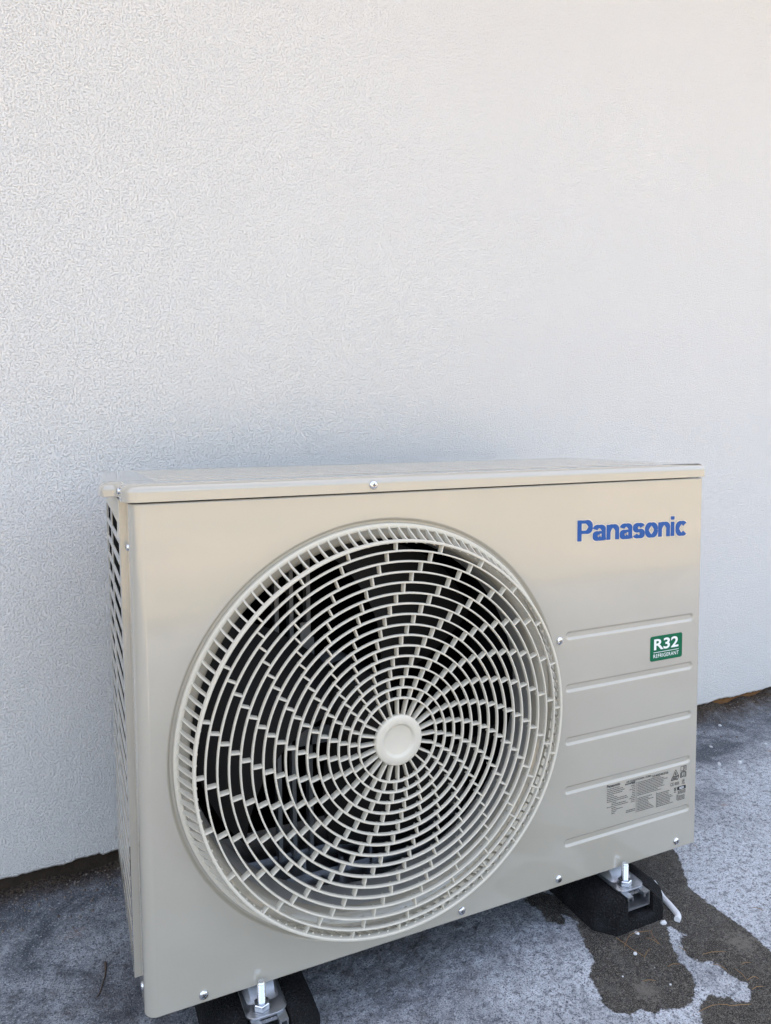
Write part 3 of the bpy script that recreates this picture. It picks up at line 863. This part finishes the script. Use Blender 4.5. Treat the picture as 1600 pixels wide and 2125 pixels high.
# ------------------------------------------------------------------ rubber feet with rail and bolt
def make_foot():
    root = empty('rubber_foot', (0.680, 0.14, G), 'black rubber foot with rail and bolt under the unit beside the dark wet stain', 'support foot', 'rubber feet under the unit')
    XC = 0.680
    HF = 0.0465; NW = 0.0232; ND = 0.0275
    half = lambda wq: [(-wq, 0.0), (-wq, 0.018), (-wq+0.004, 0.030), (-wq+0.013, 0.040), (-wq+0.024, 0.0455), (-wq+0.032, HF), (-NW, HF), (-NW, HF-ND)]
    st_ = [(-0.036, 0.0425), (-0.0345, 0.0440), (-0.026, 0.0525), (-0.016, 0.0620), (-0.0125, 0.0650), (-0.008, 0.0662), (0.0, 0.0665), (0.15, 0.0665), (0.30, 0.0665), (0.325, 0.045)]
    v_ = []
    for y_, wq in st_:
        a_ = half(wq)
        lim = -NW-0.001
        a_ = [(min(p[0], lim) if k_ in (3, 4, 5) else p[0], p[1]) for k_, p in enumerate(a_)]
        sec = a_ + [(-p[0], p[1]) for p in reversed(a_)]
        v_ += [(XC+p[0], y_, G+0.0005+p[1]) for p in sec]
    k_ = 16
    fc_ = [(i*k_+j, i*k_+(j+1) % k_, (i+1)*k_+(j+1) % k_, (i+1)*k_+j) for i in range(len(st_)-1) for j in range(k_)]
    fc_ += [tuple(range(k_-1, -1, -1)), tuple((len(st_)-1)*k_+j for j in range(k_))]
    s = MB(); s.add(v_, fc_)
    put('rubber_block', s.mesh('rubber_block', RUBBER, True, 32), root)
    # slotted channel rail
    x_ = XC+0.0002; t_ = 0.0022; rw = 0.0206; zt = -0.0247; rh = 0.0200; y0, y1 = -0.0318, 0.31
    prof_ = [(-rw, zt-rh), (-rw, zt), (-rw+0.0105, zt), (-rw+0.0105, zt-0.0062), (-rw+0.0105-t_, zt-0.0062), (-rw+0.0105-t_, zt-t_), (-rw+t_, zt-t_), (-rw+t_, zt-rh+t_)]
    prof_ = prof_ + [(-a, b) for a, b in reversed(prof_)]
    v_ = [(x_+a, y_, b) for y_ in (y0, y1) for a, b in prof_]
    s = MB(); s.add(v_, [(i, (i+1) % 16, (i+1) % 16+16, i+16) for i in range(16)] + [tuple(range(15, -1, -1)), tuple(range(16, 32))])
    put('rail', s.mesh('rail', GALV, False), root)
    s = MB(); s.box(x_-0.0100, x_+0.0100, -0.0222, 0.0, zt-0.0050, zt-0.0008)
    put('channel_nut', s.mesh('channel_nut', ZINC, False), root)
    # bolt
    bx, by = XC-0.0045, -0.0080
    s = MB()
    pr = []
    z_ = -0.030
    while z_ < 0.0085:
        pr += [(0.0049, z_), (0.0043, z_+0.0007)]; z_ += 0.0014
    pr += [(0.0048, 0.0095), (0.0040, 0.0110), (0.0, 0.0110)]
    nn_ = 20; v_ = []
    for r_, zz in pr:
        for q_ in range(nn_):
            a = 2*math.pi*q_/nn_; v_.append((bx+r_*math.cos(a), by+r_*math.sin(a), zz))
    s.add(v_, [(i*nn_+q_, i*nn_+(q_+1) % nn_, (i+1)*nn_+(q_+1) % nn_, (i+1)*nn_+q_) for i in range(len(pr)-1) for q_ in range(nn_)])
    put('bolt', s.mesh('bolt', ZINC, True, 50), root)
    s = MB(); v_ = []
    for r_, zz in ((0.0088, -0.0214), (0.0096, -0.0205), (0.0096, -0.0146), (0.0086, -0.0138), (0.0050, -0.0138)):
        for q_ in range(6):
            a = math.pi/3*q_ + 0.35; v_.append((bx+r_*math.cos(a), by+r_*math.sin(a), zz))
    s.add(v_, [(i*6+q_, i*6+(q_+1) % 6, (i+1)*6+(q_+1) % 6, (i+1)*6+q_) for i in range(4) for q_ in range(6)])
    put('nut', s.mesh('nut', ZINC, False), root)
    s = MB(); v_ = []
    for r_, zz in ((0.0105, -0.0222), (0.0105, -0.0213), (0.004, -0.0213)):
        for q_ in range(24):
            a = 2*math.pi*q_/24; v_.append((bx+r_*math.cos(a), by+r_*math.sin(a), zz))
    s.add(v_, [(i*24+q_, i*24+(q_+1) % 24, (i+1)*24+(q_+1) % 24, (i+1)*24+q_) for i in range(2) for q_ in range(24)])
    put('washer', s.mesh('washer', GALV, True), root)
    return root
foot = make_foot()
f2 = foot.copy(); COL.objects.link(f2)
f2.location.x -= 0.544
f2['label'] = 'black rubber foot with rail and bolt under the fan end of the unit'
for ch in list(foot.children):
    c = ch.copy(); COL.objects.link(c); c.parent = f2
    c.matrix_parent_inverse = ch.matrix_parent_inverse

# ------------------------------------------------------------------ litter on the ground
def catmull(P, n=5):
    P = [Vector((p[0], p[1], 0)) for p in P]
    if len(P) == 2: return [P[0].lerp(P[1], i/n) for i in range(n+1)]
    res = []
    for i in range(len(P)-1):
        p0, p1, p2, p3 = P[max(i-1, 0)], P[i], P[i+1], P[min(i+2, len(P)-1)]
        for k in range(n):
            t_ = k/n
            res.append(0.5*((2*p1)+(p2-p0)*t_+(2*p0-5*p1+4*p2-p3)*t_*t_+(3*p1-p0-3*p2+p3)*t_**3))
    return res+[P[-1]]
ND_ = [[[0.634, -0.037], [0.636, -0.062], [0.643, -0.081]], [[0.631, -0.056], [0.654, -0.043], [0.671, -0.044], [0.689, -0.047]], [[0.689, -0.047], [0.682, -0.056], [0.679, -0.073]], [[0.672, -0.055], [0.679, -0.073]], [[0.641, -0.083], [0.662, -0.073]], [[0.609, -0.114], [0.624, -0.12]], [[0.718, -0.111], [0.751, -0.121]], [[0.736, -0.148], [0.733, -0.169]], [[0.734, -0.169], [0.745, -0.169], [0.749, -0.174]], [[0.635, -0.18], [0.666, -0.181]], [[0.667, -0.181], [0.68, -0.192], [0.704, -0.198]], [[0.658, -0.108], [0.675, -0.112]], [[0.726, -0.182], [0.743, -0.185]], [[0.716, -0.13], [0.724, -0.146]], [[0.877, -0.033], [0.877, -0.039]], [[0.863, -0.073], [0.873, -0.085]], [[0.913, 0.082], [0.913, 0.074]], [[0.699, -0.087], [0.702, -0.098]], [[0.75, -0.146], [0.764, -0.149]]]
NLAB = ['needle running forward from the left front corner of the right foot', 'longest needle of the tangle before the right foot, bent in a hook', 'forked needle stub hanging from the hooked needle before the foot',
        'short needle ending at the fork of the needle tangle', 'short slanting needle beside the small white stone in the stain', 'short pale needle on the light island of the round wet stain',
        'straight needle lying across the wide right arm of the wet stain', 'needle pointing forward at the tip of the pale dry tongue', 'bent needle touching the tip of the dry tongue at the right edge',
        'left half of the long needle pair at the lower edge of the picture', 'right half of the long needle pair at the lower edge of the picture', 'needle crossing the right rim of the round wet stain',
        'needle close to the right picture edge below the bent one', 'needle lying along the upper rim of the pale dry tongue', 'tiny needle on the pale concrete just beyond the long wet edge',
        'needle on the pale concrete near the right picture edge', 'tiny needle by the lower right corner of the casing', 'short needle at the head of the pale dry tongue', 'small needle between the dry tongue and the right picture edge']
for i, P in enumerate(ND_):
    cpt = catmull(P)
    pts_ = [(p.x, p.y, G+0.0012+0.0022*math.sin(math.pi*j/(len(cpt)-1))*random.uniform(0.5, 1.2)) for j, p in enumerate(cpt)]
    s = MB(); s.tube(pts_, [0.00042]*(len(pts_)-1)+[0.0002], 6)
    tag(put('pine_needle', s.mesh('pine_needle', NEEDLE)), NLAB[i], 'pine needle', 'pine needles on the slab near the right foot')
tw = catmull([[-0.029, 0.213], [-0.029, 0.203], [-0.03, 0.192], [-0.035, 0.17], [-0.042, 0.152]])
s = MB(); s.tube([(p.x, p.y, G+0.0016+0.001*math.sin(j)) for j, p in enumerate(tw)], [0.0017]*6+[0.0012]*6+[0.0009]*(len(tw)-12), 7)
tag(put('twig', s.mesh('twig', TWIG)), 'thin dark curved twig lying on the concrete left of the unit', 'twig')
fm = catmull([[0.770, 0.030], [0.757, 0.0], [0.753, -0.017], [0.749, -0.033], [0.745, -0.043], [0.737, -0.049]], 4)
s = MB(); s.tube([(p.x, p.y, G+0.0046) for p in fm], 0.0046, 10)
tag(put('foam_strip', s.mesh('foam_strip', FOAM)), 'short bent white foam strip beside the right rubber foot', 'foam strip')
def stone(name, x, y, r, mat, sz=0.6):
    bm_ = bmesh.new(); bmesh.ops.create_icosphere(bm_, subdivisions=1, radius=1.0)
    for q_ in bm_.verts:
        q_.co *= random.uniform(0.78, 1.15); q_.co = Vector((q_.co.x*r, q_.co.y*r*random.uniform(0.75, 0.95), q_.co.z*r*sz))
    me_ = bpy.data.meshes.new(name); bm_.to_mesh(me_); bm_.free(); me_.materials.append(mat)
    return put(name, me_, None, (x, y, G+r*sz*0.55), (0, 0, random.uniform(0, 6)))
tag(stone('stone', 0.717, -0.043, 0.0060, CHALK), 'pale angular stone chip at the front corner of the right rubber foot', 'stone')
tag(stone('stone', 0.667, -0.043, 0.0042, CHALK), 'pale crumbly stone chip against the front face of the right rubber foot', 'stone')
tag(stone('stone', 0.636, -0.072, 0.0034, CHALK), 'small white stone chip under the needle tangle in the wet stain', 'stone')
tag(stone('bead', 1.201, 0.277, 0.0048, FOAM, 0.95), 'round white foam bead nearest the right edge of the unit', 'foam bead')
tag(stone('bead', 1.248, 0.265, 0.0048, FOAM, 0.95), 'round white foam bead farther right on the open concrete', 'foam bead')
for x, y, r in ((0.592, -0.096, .0028), (0.638, -0.132, .003), (0.641, -0.102, .0018), (0.675, -0.124, .002), (0.704, -0.115, .002), (0.671, -0.081, .0018), (0.653, -0.079, .0014), (0.704, -0.037, .0022), (0.716, -0.052, .0026), (1.178, .304, .0035)):
    tag(stone('chip', x, y, r*0.62, FOAM, 0.4), 'tiny white chip scattered on the concrete around the right rubber foot', 'chip', 'tiny white chips')
for x, y, r, lb in ((1.389, 0.452, .006, 'left one of two pale pebbles lying together in the wall-side dirt'), (1.405, 0.452, .007, 'right one of two pale pebbles lying together in the wall-side dirt'),
                    (1.370, 0.42, .005, 'pale pebble just in front of the pair by the wall'), (1.255, 0.346, .0045, 'flat pale pebble nearest the casing edge, behind the foam beads'), (1.377, 0.303, .005, 'pale pebble at the far right of the open concrete')):
    tag(stone('pebble', x, y, r, CHALK, 0.7), lb, 'pebble', 'pale pebbles by the wall')
# loose grit along the foot of the wall, and sand grains on the slab
gr = MB()
ico = bmesh.new(); bmesh.ops.create_icosphere(ico, subdivisions=1, radius=1)
iv = [q_.co.copy() for q_ in ico.verts]; ifc = [tuple(q_.index for q_ in p.verts) for p in ico.faces]
def grain(x, y, z, r):
    gr.add([(x+p.x*r*random.uniform(.7, 1.2), y+p.y*r*random.uniform(.7, 1.2), z+p.z*r*random.uniform(.5, .9)) for p in iv], ifc)
for i in range(900):
    x = random.uniform(-0.3, 0.05) if random.random() < 0.35 else random.uniform(0.95, 1.8)
    d_ = abs(random.gauss(0, 0.045))+0.002
    hp = (0.007+0.010*min(max((x-0.8)/0.6, 0), 1))*max(0, 1-d_/0.055)**1.3*0.8
    grain(x, wall_y(x)-d_, G+hp+0.0006, random.choice((0.0008, 0.0010, 0.0013, 0.0017, 0.0026)))
for i in range(700):
    x = random.uniform(-0.25, 1.5); y = random.uniform(-0.25, 0.4)
    grain(x, y, G+0.0004, random.choice((0.0006, 0.0008, 0.0011)))
tag(put('grit', gr.mesh('grit', GRIT, False)), 'loose grit and sand grains on the slab and along the wall foot', kind='stuff')
